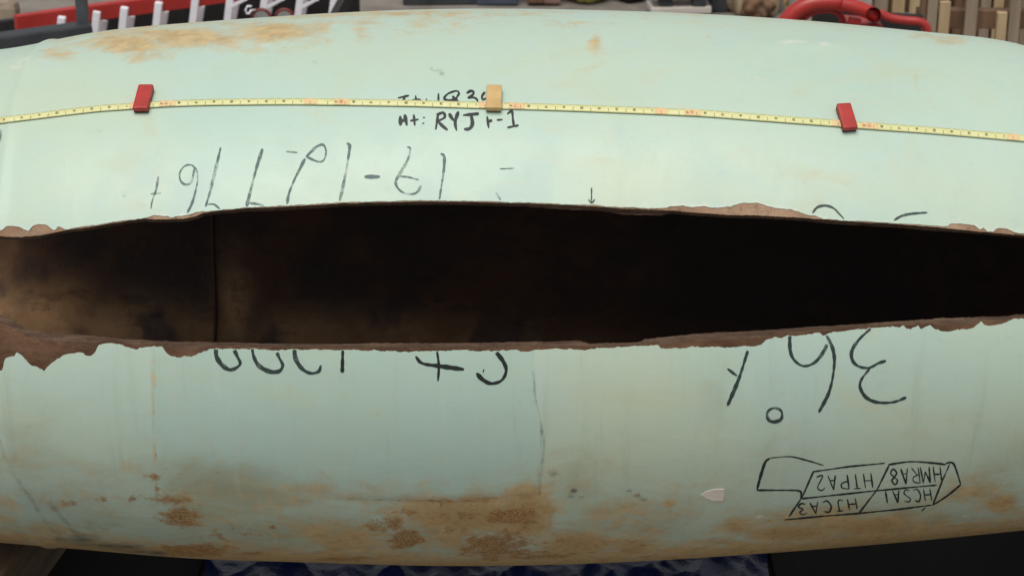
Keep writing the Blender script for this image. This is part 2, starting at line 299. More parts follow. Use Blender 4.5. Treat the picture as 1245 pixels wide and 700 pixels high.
# coating shell
def rows_phi(u, l, n1, n2, n3):               # angles from the upper lip over the back to the lower lip (+2 pi)
    a1, a2 = R_(112), R_(292); t1 = np.linspace(0, 1, n1)[:, None]; t2 = np.linspace(0, 1, n2+2)[1:-1, None]; t3 = np.linspace(0, 1, n3)[:, None]
    return np.vstack([u + (a1-u)*t1**1.15, a1 + (a2-a1)*t2 + 0*u, a2 + (l+2*math.pi-a2)*(1-(1-t3)**1.15)])
def lowfreq(x, ph, seed):
    r = np.random.default_rng(seed); o = 0
    for k in range(9): o = o + np.sin(x*r.uniform(2, 11) + ph*r.integers(2, 7) + r.uniform(0, 6.28))/(2+.4*k)
    return o
u, l = fCU(XC), fCL(XC); PH = rows_phi(u, l, 88, 16, 92); XX = np.broadcast_to(XC, PH.shape)
rad = Rx(XX) + .0009*lowfreq(XX, PH, 3)
P0 = pt(XX, PH, rad); px, py = project(P0)
front = (PH < R_(118)) | (PH > R_(285))
pm = np.where(front & (PH > 3), patch_mask(px, py), 0)
rad = rad + .0014*pm*np.clip((px-330)/110, 0, 1) + .0035*np.exp(-((XX-XW)/.011)**2)
dent = np.zeros_like(rad)
for cx, cy, sx, sy, dp in [(965, 55, 45, 9, .0035), (1010, 56, 30, 7, .003), (40, 78, 55, 12, .004), (860, 70, 90, 16, .002)]:
    dent += dp*np.exp(-((px-cx)/sx)**2-((py-cy)/sy)**2)*front
rad = rad + dent
V = pt(XX, PH, rad); nr, nc = PH.shape
rim_u = pt(XC, u, rad[0]-.0013)[None]; rim_l = pt(XC, l, rad[-1]-.0013)[None]
V = np.concatenate([rim_u, V[:1], V, V[-1:], rim_l]); nr += 4
gfc = grid_faces(nr, nc, False).reshape(nr-1, nc-1, 4); gfc = gfc[[0] + list(range(2, nr-3)) + [nr-2]].reshape(-1, 4)   # hard edge at the rim
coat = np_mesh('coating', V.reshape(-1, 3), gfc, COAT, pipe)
pad = lambda q: np.concatenate([q[:1], q[:1], q, q[-1:], q[-1:]])
px, py, front = pad(px), pad(py), pad(front)
def blobs(lst):
    o = np.zeros_like(px)
    for cx, cy, sx, sy, s in lst: o = np.maximum(o, s*np.exp(-((px-cx)/sx)**2-((py-cy)/sy)**2))
    return o*front
top_edge = np.interp(px, [0, 75, 170, 300, 450, 600, 800, 1000, 1150, 1245], [60, 46, 33, 22, 13.5, 11, 15, 26, 41, 55])
bot_edge = np.interp(px, [0, 90, 205, 300, 470, 590, 730, 870, 1000, 1120, 1245], [659, 667, 677, 681, 686, 688, 684, 677, 667.5, 656.5, 644])
och = blobs([(240,46,190,26,.44),(120,60,60,20,.4),(470,26,120,16,.42),(640,22,120,14,.36),(150,52,70,16,.95),(230,45,90,18,.95),(330,38,80,20,.9),(75,68,30,12,.75),(180,70,50,12,.6),(300,60,60,10,.5),(440,38,16,22,.6),(505,30,30,6,.65),(520,22,80,7,.6),(620,18,80,5,.55),(722,50,12,14,.6),(690,30,60,10,.4),(1150,50,36,9,.7),(1120,45,50,8,.4),(862,45,6,4,.5),(1115,88,6,30,.35),(380,45,30,16,.6),
  (430,655,120,30,.62),(560,625,110,30,.85),(640,625,40,45,.9),(700,660,70,22,.8),(770,662,60,16,.75),(300,610,110,30,.34),(250,610,70,50,.26),(370,592,60,10,.42),(100,600,80,40,.38),(900,640,30,16,.65),(960,648,80,16,.85),(1060,640,90,16,.8),(1215,612,26,14,.75),(1150,632,40,12,.55),(880,660,60,10,.65),(815,612,10,6,.6),(60,640,50,10,.5),(10,620,30,30,.5),(700,590,24,14,.3),(485,430,8,20,.2),(560,474,6,6,.5),(187,470,3,60,.5),(150,560,20,10,.2),(232,615,50,30,.4)])
low = np.clip((py-bot_edge+38)/34, 0, 1)*front*(py > 500); och = np.maximum(och, low*.72)
hi = np.clip((top_edge+24-py)/20, 0, 1)*front*(py < 300)*np.interp(px, [0, 90, 420, 700, 1245], [.1, .6, .62, .35, .2]); och = np.maximum(och, hi)
rus = blobs([(222,628,34,17,.86),(205,607,36,9,.75),(190,580,20,8,.6),(200,570,12,8,.45),(235,668,55,10,.95),(300,672,40,6,.6),(160,605,8,6,.75),(125,606,14,6,.55),(85,612,14,8,.6),(495,655,30,18,.85),(470,638,40,14,.72),(500,622,26,10,.55),(620,627,46,14,.9),(560,640,30,14,.5),(600,662,55,24,.82),(650,675,60,8,.7),(430,678,60,6,.6),(765,668,30,7,.55),(700,672,40,6,.5),(560,607,60,3.5,.75),(480,606,40,2.5,.6),(332,640,12,6,.5),(280,650,50,14,.45),(700,580,10,6,.3),(190,590,6,20,.5),(410,679,40,5,.7),(250,575,50,8,.3),(775,600,14,6,.5),(935,632,12,4,.4),(900,628,10,8,.4),(1000,662,120,4,.4)])
gri = blobs([(100,655,30,8,.75),(150,664,35,6,.8),(115,640,40,10,.4),(698,596,5,3.5,1.1),(694,603,8,4,.7),(706,604,6,3,.6),(765,596,6,3,.7),(776,602,5,3,.8),(782,607,6,2.5,.7),(796,603,3,2,.6),(673,576,10,8,.5),(532,86,8,3,.6),(537,90,5,3,.6),(525,84,4,2,.5),(383,76,5,3,.45),(0,166,3,9,1.0),(150,238,5,4,.6),(905,46,6,5,.35),(934,50,5,3,.3),(1128,71,6,4,.35),(410,38,8,4,.35),(186,520,2.5,30,.35),(1090,396.5,4,2,.0),(820,490,6,2,.3),(650,470,2.5,25,.45),(658,525,2.5,24,.6),(655,580,3,18,.45),(183,605,3,12,.4),(690,445,3,2,.3),(200,530,4,20,.25),(555,500,2,1.5,.5),(645,88,7,4,.25),(660,20,60,6,.12)])
gri = np.maximum(gri, np.where((px > 410) & (px < 660) & front, np.exp(-((py-np.interp(px, [415, 520, 600, 660], [605, 608, 604.5, 598]))/1.8)**2)*.55, 0))
def line(pts, wd, st):
    o = np.full(px.shape, 1e9)
    for (x0, y0), (x1, y1) in zip(pts, pts[1:]):
        t = np.clip(((px-x0)*(x1-x0)+(py-y0)*(y1-y0))/((x1-x0)**2+(y1-y0)**2), 0, 1); o = np.minimum(o, np.hypot(px-x0-t*(x1-x0), py-y0-t*(y1-y0)))
    return st*np.exp(-(o/wd)**2)*front
gri = np.maximum.reduce([gri, line([(0,536),(12,565),(30,595),(48,622),(62,643),(80,657)], 3.6, .46), line([(62,612),(75,628),(90,645),(120,658),(170,668)], 5, .5), line([(648,452),(650,478),(656,505),(661,530),(662,548)], 1.3, .62), line([(661,548),(658,575),(656,596)], 2.5, .5), line([(70,655),(110,661),(160,668),(200,673)], 6, .62), line([(185,470),(187,520),(190,560)], 1.6, .4)])
och = np.maximum(och, line([(184,440),(186,500),(188,560)], 3, .42))
och = np.maximum(och, blobs([(100,595,120,50,.26),(320,610,150,50,.30),(250,560,60,40,.22),(560,650,140,40,.6),(760,640,90,40,.5),(860,610,60,40,.34),(1010,640,160,26,.6),(1190,600,70,40,.4),(450,600,50,30,.4),(900,500,20,60,.2)]))
och = np.where(py > 540, np.clip(och*1.22, 0, 1), och*.88); rus = np.clip(rus*1.15, 0, 1.2); rus = np.maximum(rus, np.where(py > 590, np.clip(och-.36, 0, 1)*.92, 0))
film = blobs([(275,595,120,60,.8),(235,560,50,40,.7),(90,615,110,55,.5),(340,650,210,40,.7),(520,650,130,45,.6),(760,640,130,40,.5),(900,560,160,45,.3),(1060,640,180,32,.65),(1200,580,70,60,.4),(40,560,60,60,.35),(870,520,20,90,.35),(700,580,40,60,.4)])*(1-pad(pm)*.8*np.clip((px-340)/130, 0, 1)*np.clip((610-py)/30, 0, 1))*(1-.75*pad(pm)*np.clip((575-py)/40, 0, 1))
vcol(coat.data, 'film', np.stack([film]*3, -1).reshape(-1, 3))
vcol(coat.data, 'stain', np.stack([och, rus, gri], -1).reshape(-1, 3))
pmf = pad(pm)
teal = np.maximum(pmf*.55, blobs([(330,160,230,60,.5),(1000,100,150,60,.35),(600,215,80,30,.5),(1180,470,110,90,.35),(960,470,110,60,.35)]))
yel = np.maximum(blobs([(760,225,75,40,.75),(850,235,60,25,.5),(760,500,90,110,.75),(700,560,60,60,.6),(60,120,90,40,.5),(1100,230,110,20,.35),(280,610,60,40,.6),(870,540,60,90,.5),(1120,560,130,60,.45),(700,100,120,30,.3),(420,60,80,30,.4)]), 0)*(1-pmf)
wht = blobs([(964,53,26,5,.72),(1004,55,18,4.5,.68),(1024,58,14,4,.4),(40,76,40,5,.6),(18,84,22,5,.6),(924,627,8,4,.9),(890,540,10,3,.0),(75,207,8,10,.3)])  # blobs near the top edge paint white glints, the rest pale marks
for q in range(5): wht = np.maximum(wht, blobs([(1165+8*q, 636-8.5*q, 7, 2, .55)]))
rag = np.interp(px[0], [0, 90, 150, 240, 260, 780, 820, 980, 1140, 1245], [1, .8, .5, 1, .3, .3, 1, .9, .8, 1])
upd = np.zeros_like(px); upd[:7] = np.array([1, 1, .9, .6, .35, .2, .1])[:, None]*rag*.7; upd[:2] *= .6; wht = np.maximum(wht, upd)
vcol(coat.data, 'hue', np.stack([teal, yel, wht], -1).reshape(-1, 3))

# steel wall under the coating, with its own torn edges
u, l = fSU(XC), fSL(XC); u = np.minimum(u, fCU(XC)-.001); l = np.maximum(l, fCL(XC)+.001)
PH = np.vstack([u + (R_(112)-u)*np.linspace(0, 1, 40)[:, None]**2.2, R_(112)+(R_(180))*np.linspace(0, 1, 12)[1:-1, None]+0*u, R_(292)+(l+2*math.pi-R_(292))*(1-(1-np.linspace(0, 1, 40)[:, None])**2.2)])
XX = np.broadcast_to(XC, PH.shape); V = pt(XX, PH, Rx(XX)-.0013+.0009*lowfreq(XX, PH, 3)+.0035*np.exp(-((XX-XW)/.011)**2))
stl = np_mesh('steel_wall', V.reshape(-1, 3), grid_faces(*PH.shape), STEEL, pipe); fl = np.clip((PH-3)*2, 0, 1); vcol(stl.data, 'rust', np.stack([fl]*3, -1).reshape(-1, 3))
# torn edges: one strip per lip, from the outer steel edge to the inner one
ui, li = np.minimum(fSUI(XC), u-.004), np.maximum(fSLI(XC), l+.006)
for a0, a1, flip in ((u, ui, True), (l, li, False)):
    k = np.linspace(0, 1, 6)[:, None]; PHs = a0 + (a1-a0)*k; XX = np.broadcast_to(XC, PHs.shape)
    jit = np.zeros(PHs.shape); jit[1:-1] = np.random.default_rng(5).normal(0, 1, (4, len(XC)))
    jit = sum(np.roll(jit, s, 1) for s in range(-3, 4))/7
    V = pt(XX, PHs + jit*.0016, Rx(XX)-.0013+.0009*lowfreq(XX, PHs, 3) - (TH-.0013)*k)
    np_mesh('fracture_face', V.reshape(-1, 3), grid_faces(*PHs.shape, flip), FRAC, pipe)
# inner wall
PHi = np.vstack([ui + (R_(90)-ui)*np.linspace(0, 1, 14)[:, None], R_(90)+(R_(180))*np.linspace(0, 1, 50)[1:-1, None]+0*ui, R_(270)+(li+2*math.pi-R_(270))*np.linspace(0, 1, 40)[:, None]])
XX = np.broadcast_to(XC, PHi.shape); lf = lowfreq(XX, PHi, 3)
# the rim rows meet the fracture faces, the rest stays clear of the outer steel
V = pt(XX, PHi, Rx(XX)-TH+.0009*lf)
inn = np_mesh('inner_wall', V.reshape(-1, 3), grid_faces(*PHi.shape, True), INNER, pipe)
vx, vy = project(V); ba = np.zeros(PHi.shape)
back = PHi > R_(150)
for cx, cy, sx, sy, s in [(0,400,50,75,1),(60,385,60,40,1),(150,400,80,34,.9),(15,300,14,60,.35),(284,385,24,60,.8),(250,405,60,28,.8),(380,410,80,30,.8),(480,412,100,30,.75),(590,416,90,26,.6),(700,420,70,16,.35),(60,425,60,20,1),(860,405,90,10,.12)]:  # rusty patches, with the brightness of lit wall painted in at left
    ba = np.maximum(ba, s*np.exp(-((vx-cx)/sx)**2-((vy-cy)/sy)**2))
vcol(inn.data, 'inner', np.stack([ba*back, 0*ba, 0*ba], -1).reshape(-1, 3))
# weld bead around the inside
xw = -.63; aw = np.linspace(float(np.interp(xw, XC, ui))+.02, float(np.interp(xw, XC, li))+2*math.pi-.03, 120)
bm = tube_bm([tuple(pt(np.array(xw+.0025*math.sin(9*q)), np.array(q), Rx(xw)-TH-.001)) for q in aw], .0034, 8)
WELD = simple('weld_bead_dark', (.045, .018, .009), (.07, .03, .016), 40, .8, 0, .6); from_bm('inner_weld_bead', bm, WELD, pipe, True)

# ------------------------------------------------------------------ marker writing on the coating
mc = coat.data; BV = BVHTree.FromPolygons([v.co.copy() for v in mc.vertices], [tuple(p.vertices) for p in mc.polygons])
def on_coat(px, py, lift=.0005):
    d = Vector(ray(px, py)).normalized(); h = BV.ray_cast(Vector(CAM), d)
    if h[0] is None: return None
    n = h[1] if h[1].dot(d) < 0 else -h[1]
    if (h[0]-Vector(CAM)).length > 4.3 or n.dot(Vector((0, h[0].y, h[0].z-.62)).normalized()) < .5: return None
    return h[0] + n*lift, n
def ribbon(acc, pts, wpx, smooth=True, taper=.35):
    P = cr(pts, 1.6) if smooth else np.vstack([cr(pts[i:i+2], 1.6) for i in range(len(pts)-1)])
    n = len(P); ph = random.uniform(0, 6); prev = None
    for i, p in enumerate(P):
        t = P[min(i+1, n-1)]-P[max(i-1, 0)]; t = t/(np.hypot(*t)+1e-9); nn = np.array([-t[1], t[0]])
        e = min(i, n-1-i); ww = wpx*(1 + (.24*math.sin(ph+i*.17)) + .12*math.sin(ph*3+i*.9))*(taper+(1-taper)*min(1, (e+1)/3))/2
        a, b = on_coat(*(p+nn*ww)), on_coat(*(p-nn*ww))
        if a is None or b is None: prev = None; continue
        k = len(acc[0]); acc[0].extend([a[0], b[0]])
        if prev is not None: acc[1].append((prev, prev+1, k+1, k))
        prev = k
def clusters(items):                          # strokes that touch make one character
    n = len(items); par = list(range(n))
    def fd(i):
        while par[i] != i: i = par[i]
        return i
    D_ = [cr(q, 2) for q, _ in items]
    for i in range(n):
        for j in range(i):
            if np.min(np.hypot(*(D_[i][:, None]-D_[j][None]).transpose(2, 0, 1))) < 4.5: par[fd(i)] = fd(j)
    out = {}
    for i in range(n): out.setdefault(fd(i), []).append(items[i])
    return list(out.values())
def writing(strokes, sc, ox, oy, wpx, mat, name='handwritten_character', label=None):
    items = [(s, wpx) if not isinstance(s, tuple) else s for s in strokes]
    for cl in clusters([([(ox+x/sc, oy+y/sc) for x, y in q], wv) for q, wv in items]):
        acc = ([], [])
        for q, wv in cl: ribbon(acc, q, wv)
        if acc[1]:
            o = mesh(name, acc[0], acc[1], mat, pipe)
            if label: o['label'] = label
s = 6.225
writing([[(148,184),(190,174),(232,165)],[(196,172),(192,216)],[(282,165),(286,206)],[(252,202),(322,196)],([(360,196),(368,192)],3.2),[(455,148),(455,212)],
  [(600,182),(550,203),(508,196),(500,180),(530,150),(590,130),(611,148),(590,182)],[(560,168),(590,202),(612,216)],[(668,148),(700,130),(722,140),(712,162),(680,184),(722,180),(750,200),(744,224)],[(806,138),(784,172),(792,196),(818,184)]],
  s, 460, 90, 3.0, INK, label='black handwriting partly under the tape reading TL: 1Q36')
writing([[(166,320),(168,392)],[(200,308),(216,392)],[(166,360),(206,348)],[(268,308),(276,392)],[(240,356),(306,345)],([(345,327),(345,336)],3.4),([(340,370),(341,379)],3.4),
  [(452,300),(446,350),(434,422)],[(440,312),(490,295),(502,330),(442,362)],[(450,360),(486,395),(524,426)],[(535,300),(556,335),(577,358)],[(606,285),(582,365),(592,432)],[(640,314),(700,308),(762,302)],[(702,310),(712,378),(690,415),(648,420)],
  [(824,322),(828,360),(836,412)],[(830,362),(862,352)],[(896,350),(940,347)],[(975,305),(1010,284),(1018,340),(1026,400)],[(975,408),(1020,398),(1062,390)]],
  s, 460, 90, 3.7, INK, label='black handwriting below the tape reading Ht: RYJF-1')
s = 5.413
writing([[(285,240),(270,330),(245,400),(235,455)],[(232,357),(302,353)],[(508,168),(485,165),(452,178),(425,222),(432,272),(465,296),(500,280),(515,230),(521,188)],[(505,166),(538,205),(541,280),(521,370),(501,430),(475,480)],
  ([(695,50),(665,180),(640,280),(620,360),(595,440)],3.4),[(610,425),(650,425),(690,455)],([(970,60),(935,170),(900,300),(865,440)],3.5),[(880,415),(920,420),(980,432)],([(1125,78),(1200,85)],2)],
  s, 140, 170, 2.5, INKF, label='worn grey handwritten number at left, fading towards the rupture')
writing([([(222,178),(190,240),(150,320),(115,410),(103,478)],3.2),[(228,168),(260,135),(300,100),(340,88),(360,130),(345,188),(305,198),(228,165)],([(495,80),(515,92),(505,180),(480,320),(448,466)],3.3),([(612,298),(714,298)],4.0),
  ([(893,104),(914,110),(900,180),(850,270),(818,330),(838,380),(890,410),(950,405),(988,356)],3.1),[(848,296),(900,300),(970,318)],([(1113,146),(1137,165),(1135,250),(1120,350),(1105,446)],3.0)],
  s, 330, 160, 2.7, INKF, label='worn grey handwriting reading 1-61 above the rupture')
writing([([(366,84),(462,80)],1.3),([(340,238),(356,262),(372,290)],3)], s, 540, 190, 2, INKF, label='faint marker strokes above the rupture')
writing([[(970,208),(970,306)],[(950,284),(970,308),(992,284)]], s, 540, 190, 1.8, INKM, 'drawn_arrow', 'small arrow drawn pointing down at the rupture edge')
writing([[(195,118),(220,90),(260,82),(300,95),(330,125),(352,148)],[(600,154),(640,132),(690,122),(765,116)]], 4.082, 940, 230, 2.6, INKM, label='tops of dark handwritten figures cut off by the rupture')
s = 5.93
writing([[(430,300),(435,375),(480,440),(540,470),(604,430),(585,375),(553,310)],[(690,310),(705,380),(740,440),(810,480),(880,482),(912,440),(885,380),(855,310)],[(995,315),(1005,390),(1050,460),(1110,494),(1170,482),(1187,438)]],
  s, 190, 370, 4.6, INKM, label='row of dark round handwritten figures cut off by the rupture')
writing([([(176,170),(173,300)],4.6),([(724,170),(735,260),(730,350)],2.6),([(600,206),(640,246),(740,262),(882,281)],4.6),[(1060,170),(1110,235),(1127,290),(1100,345),(1040,363),(990,340),(955,303)],([(997,280),(993,300)],2)],
  4.788, 380, 390, 4.3, INK, label='black handwriting below the rupture with a cross and a hook')
writing([([(195,230),(140,400),(72,562)],4),([(72,338),(130,382)],2.8),[(404,617),(395,590),(357,575),(322,590),(311,620),(325,650),(357,659),(395,645),(404,615)],[(449,125),(452,230),(480,290),(535,322),(600,300),(650,240),(675,190)],
  [(668,130),(710,220),(718,320),(690,470),(625,602)],[(945,90),(870,160),(825,230),(830,290),(870,325),(930,332),(985,305),(1032,290)],[(935,335),(885,400),(875,450),(910,510),(975,540),(1070,541),(1155,511)]],
  4.98, 870, 380, 3.6, INKM, label='large dark handwritten 36 upside down with a small ring below')
# drawn tag with four cells of upside-down letters
tagl = [([(90,245),(110,170),(135,95),(160,74)],3),([(160,72),(270,65),(360,85),(450,112)],1.6),([(90,246),(200,246),(310,248),(330,264),(326,292)],2.2)]
straight = [[(330,294),(395,146),(590,118),(782,100)],[(330,292),(720,250),(1062,218)],[(640,372),(740,242),(806,108)],[(1132,104),(1090,200),(1040,327)],[(238,406),(450,386),(640,371),(850,350),(1036,326)],[(330,290),(264,388)]]
tagl += [(q, 2.1) for q in ([(800,108),(920,92),(1050,100),(1112,108)],[(1110,100),(1150,100),(1175,160),(1192,216)],[(1192,216),(1120,275),(1040,328)],[(980,358),(1002,338)])]
acc = ([], [])
for q, wv in tagl: ribbon(acc, [(900+x/4.446, 540+y/4.446) for x, y in q], wv)
for q in straight: ribbon(acc, [(900+x/4.446, 540+y/4.446) for x, y in q], 1.9, False)
mesh('drawn_tag_outline', acc[0], acc[1], INKT, pipe)
FONT = {'H':[[(0,0),(0,1)],[(1,0),(1,1)],[(0,.5),(1,.5)]],'T':[[(0,0),(1,0)],[(.5,0),(.5,1)]],'P':[[(0,1),(0,0)],[(0,0),(.9,.1),(.9,.4),(0,.55)]],'A':[[(0,1),(.5,0),(1,1)],[(.2,.65),(.8,.65)]],'2':[[(0,.2),(.5,0),(1,.25),(.1,1),(1,.95)]],
 'M':[[(0,1),(.1,0),(.5,.7),(.9,0),(1,1)]],'R':[[(0,1),(0,0)],[(0,0),(.9,.1),(.9,.4),(0,.55)],[(.3,.55),(1,1)]],'8':[[(.5,.48),(.08,.25),(.5,0),(.92,.25),(.5,.48),(.05,.75),(.5,1),(.95,.75),(.5,.48)]],'C':[[(1,.1),(.4,0),(0,.5),(.4,1),(1,.9)]],'S':[[(1,.1),(.4,0),(.05,.25),(.9,.7),(.5,1),(0,.9)]],
 '1':[[(.5,0),(.5,1)]],'J':[[(.2,0),(1,0)],[(.65,0),(.65,.8),(.35,1),(0,.85)]],'3':[[(0,.1),(.6,0),(.9,.25),(.4,.48),(.95,.72),(.5,1),(0,.9)]],'4':[[(.7,1),(.7,0),(0,.65),(1,.65)]],'5':[[(1,0),(.1,0),(.05,.45),(.7,.4),(.95,.7),(.5,1),(0,.9)]],'6':[[(.8,0),(.1,.6),(.5,1),(.9,.75),(.5,.5),(.1,.65)]],'7':[[(0,0),(1,0),(.4,1)]],'9':[[(.9,.3),(.5,.5),(.1,.25),(.5,0),(.9,.3),(.6,1)]],'0':[[(.5,0),(.05,.5),(.5,1),(.95,.5),(.5,0)]]}
for txt, (x0, y0), (x1, y1), hgt in (('HTPA2', (712, 232), (392, 250), 78), ('HMRA8', (1085, 200), (792, 218), 84), ('HCSA1', (1030, 302), (752, 318), 66), ('HJCA3', (628, 348), (290, 382), 60)):
    n = len(txt); ex = np.array([x1-x0, y1-y0])/n; ey = np.array([12, -hgt])*1.0     # rotated by half a turn
    for i, ch in enumerate(txt):
        acc = ([], []); o = np.array([x0, y0]) + ex*(i+.1); wv = .62 if ch != 'M' else .8
        for st in FONT[ch]:
            q = [(o + ex*wv*a + np.array([-ey[0]*(1-b)+0, 0])*-.9 + np.array([0, -hgt])*b) for a, b in st]
            ribbon(acc, [(900+p[0]/4.446, 540+p[1]/4.446) for p in q], 1.75, ch in 'PRCS83J2')
        mesh('handwritten_character', acc[0], acc[1], INKT, pipe)['label'] = 'small upside-down letter of the row %s in the drawn tag' % txt
# torn scrap of pale film stuck on
sc_ = [(852,601),(858,597),(868,594),(880,593.5),(880.5,601),(879,607.5),(868,608),(859,605)]
q = [on_coat(*p, .0012) for p in sc_]; FILM = simple('pale_film', (.74, .67, .60), (.82, .75, .68), 30, .6, 0, .3)
v = [a[0] for a in q] + [a[0]-a[1]*.001 for a in q]; m = len(q)
mesh('film_scrap', v, [tuple(range(m))] + [(i, (i+1) % m, m+(i+1) % m, m+i) for i in range(m)], FILM, pipe)

# ------------------------------------------------------------------ tape measure
TP = [(-60,158),(0,148),(40,143),(80,138),(120,133.5),(160,130.6),(201,127.8),(250,126),(300,125.3),(360,125),(441,126),(500,127),(588,129.5),(660,131.4),(750,134.6),(851,139),(900,142.5),(960,147),(1013,151),(1049,154),(1141,160.5),(1245,169.5),(1310,176)]
Pt = cr(TP, 3); Lx = Pt[:, 0]
def tape_frame(x):
    y = np.interp(x, Lx, Pt[:, 1]); h0 = on_coat(x, y, .0026); h1 = on_coat(x+3, np.interp(x+3, Lx, Pt[:, 1]), .0026)
    t = (h1[0]-h0[0]).normalized(); n = h0[1]; b = n.cross(t).normalized()
    return h0[0], t, b if b.z > 0 else -b, n
TW = .0068
tape = thing('tape_measure', 'long thin yellow measuring tape laid along the pipe above the rupture', 'tape measure')
v = []; f = []
xs = np.arange(-55, 1300, 4.)
for i, x in enumerate(xs):
    o, t, b, n = tape_frame(x)
    for k, dz in ((-1, .0006), (-.5, .0012), (0, .0014), (.5, .0012), (1, .0006)): v.append(o + b*TW*k + n*dz)
    for k in (1, -1): v.append(o + b*TW*k - n*.0002)
    if i:
        p, q = (i-1)*7, i*7
        for c in ((0, 1), (1, 2), (2, 3), (3, 4), (4, 5), (6, 0)): f.append((p+c[0], q+c[0], q+c[1], p+c[1]))
mesh('tape_blade', v, f, TAPE, tape, True)
def tape_quad(acc, x0, x1, b0, b1, lift):
    r = []
    for x in (x0, x1):
        o, t, b, n = tape_frame(x); r.append((o, b, n))
    k = len(acc[0])
    for (o, b, n), bb in ((r[0], b0), (r[1], b0), (r[1], b1), (r[0], b1)): acc[0].append(o + b*TW*bb + n*(.0016+lift))
    acc[1].append((k, k+1, k+2, k+3))
ft = [1241, 1029, 814, 600, 388, 176, -36]
acc = ([], [])
for x in ft:
    for x0, x1 in ((x-18, x-2), (x+18, x+38)):
        for q in np.arange(x0, x1, 4): tape_quad(acc, q, min(q+4, x1), -.95, .95, .0001)
mesh('orange_band', acc[0], acc[1], TORG, tape)['kind'] = 'stuff'
acc = ([], []); acr = ([], [])
px_ = np.interp(np.arange(0, 62), np.arange(0, 70, 10), ft)
for k, x in enumerate(px_):
    if not -30 < x < 1285: continue
    tape_quad(acc, x-10.6, x-9.9, -.95, -.2 if k % 1 else .2, .0003)
    for j in range(1, 10):
        if abs(j-5) > 0: tape_quad(acc, x-10.6-j*2.12, x-10.25-j*2.12, .55, .95, .0003)
    tgt = acr if k % 10 == 0 else acc; ch = str(4+k//10) if k % 10 == 0 else str(k % 10); xo = x+27 if k % 10 == 0 else x
    o, t, b, n = tape_frame(xo); hw, hh = (.0034, .0058) if k % 10 == 0 else (.0024, .0042)
    for st in FONT[ch]:                        # digits stand upside down, as the tape is read from behind the pipe
        Q = [o + t*hw*(1-2*a) - b*hh*(.5-c)*-1*-1 + n*.0019 for a, c in st]
        for A, B in zip(Q, Q[1:]):
            dd = (B-A).normalized(); sdv = n.cross(dd)*.0009; kk = len(tgt[0]); tgt[0].extend([A-sdv, A+sdv, B+sdv, B-sdv]); tgt[1].append((kk, kk+1, kk+2, kk+3))
o = mesh('printed_marks', acc[0], acc[1], TINK, tape); o['kind'] = 'stuff'
o = mesh('red_numerals', acr[0], acr[1], TRED, tape); o['kind'] = 'stuff'

# blocks pinning the tape
def block(name, label, c0, c1, wpx, th, mat, group=None, bev=.003):
    a, b = on_coat(*c0, 0), on_coat(*c1, 0); n = (a[1]+b[1]).normalized(); y = (a[0]-b[0]); L = y.length; y.normalize(); n = (n-y*n.dot(y)).normalized(); x = y.cross(n)
    M = Matrix((x, y, n)).transposed().to_4x4(); M.translation = (a[0]+b[0])/2 + n*(th/2+.0026)
    e = thing(name, label, 'magnet' if mat is RED else 'block', tuple((a[0]+b[0])/2), group); e.matrix_world = M
    wm = wpx*3.6/F
    from_bm('body', box_bm(wm, L, th*.78, bev, Matrix.Translation((0, 0, th*.11))), mat, e, False)
    from_bm('shade_plate', box_bm(wm*.94, L*.97, th*.24, .0008, Matrix.Translation((0, 0, -th*.4))), BLACK if mat is RED else TANE, e)  # dark plate added, its colour stands in for the block's shaded underside
    return e
GM = 'red magnets holding down the tape'
block('magnet', 'red bar magnet across the tape near its left end, leaning right', (179.5, 110), (172, 139), 19, .013, RED, GM)
block('magnet', 'red bar magnet across the tape at right, leaning left', (1023.5, 132), (1032.5, 162), 18, .013, RED, GM)
block('wooden_block', 'small tan wooden block across the tape beside the black handwriting', (601, 110), (600, 138), 18.5, .012, TAN, None, .002)

# ------------------------------------------------------------------ under the pipe: cribbing and tarp
def timber(name, label, x, half, tilt, mat=TIMB):
    zb = float(Zx(x)-Rx(x)); hgt = zb-.002
    e = thing(name, label, 'timber', (x, 0, 0), 'timbers under the pipe')
    M = Matrix.Rotation(tilt, 4, 'Z'); M.translation = (0, 0, hgt/2)
    from_bm('beam', box_bm(.14, half*2, hgt, .006, M, .002), mat, e); return e
timber('timber', 'brown squared timber under the pipe at the far left', -.985, .75, R_(-9))
timber('timber', 'squared timber under the pipe beyond the right edge', 1.3, .7, R_(4))
def sheet(name, corners, nx, ny, amp, mat, seed, z0=.012):
    r = np.random.default_rng(seed); ph = r.uniform(0, 6, 14); kx = r.uniform(-19, 19, 14); ky = r.uniform(-15, 15, 14); v = []; f = []
    for j in range(ny+1):
        for i in range(nx+1):
            s_, t_ = i/nx, j/ny; p = [sum(c[k]*wt for c, wt in zip(corners, ((1-s_)*(1-t_), s_*(1-t_), s_*t_, (1-s_)*t_))) for k in (0, 1)]
            wob = .02*math.sin(p[0]*9+p[1]*4)
            z = z0 + amp*sum((1-abs(math.sin(kx[q]*p[0]+ky[q]*p[1]+ph[q])))**3 for q in range(14))/7
            v.append((p[0], p[1]+wob, z))
    for j in range(ny):
        for i in range(nx): q = j*(nx+1)+i; f.append((q, q+1, q+nx+2, q+nx+1))
    return mesh(name, v, f, mat, None, True)
tp = sheet('blue_tarp', [(-.60, -.12), (.50, -.12), (.56, .75), (-.66, .75)], 170, 110, .055, BLUE, 4)
tag(tp, 'crumpled dark blue plastic tarp spread on the ground under the pipe', 'tarp')

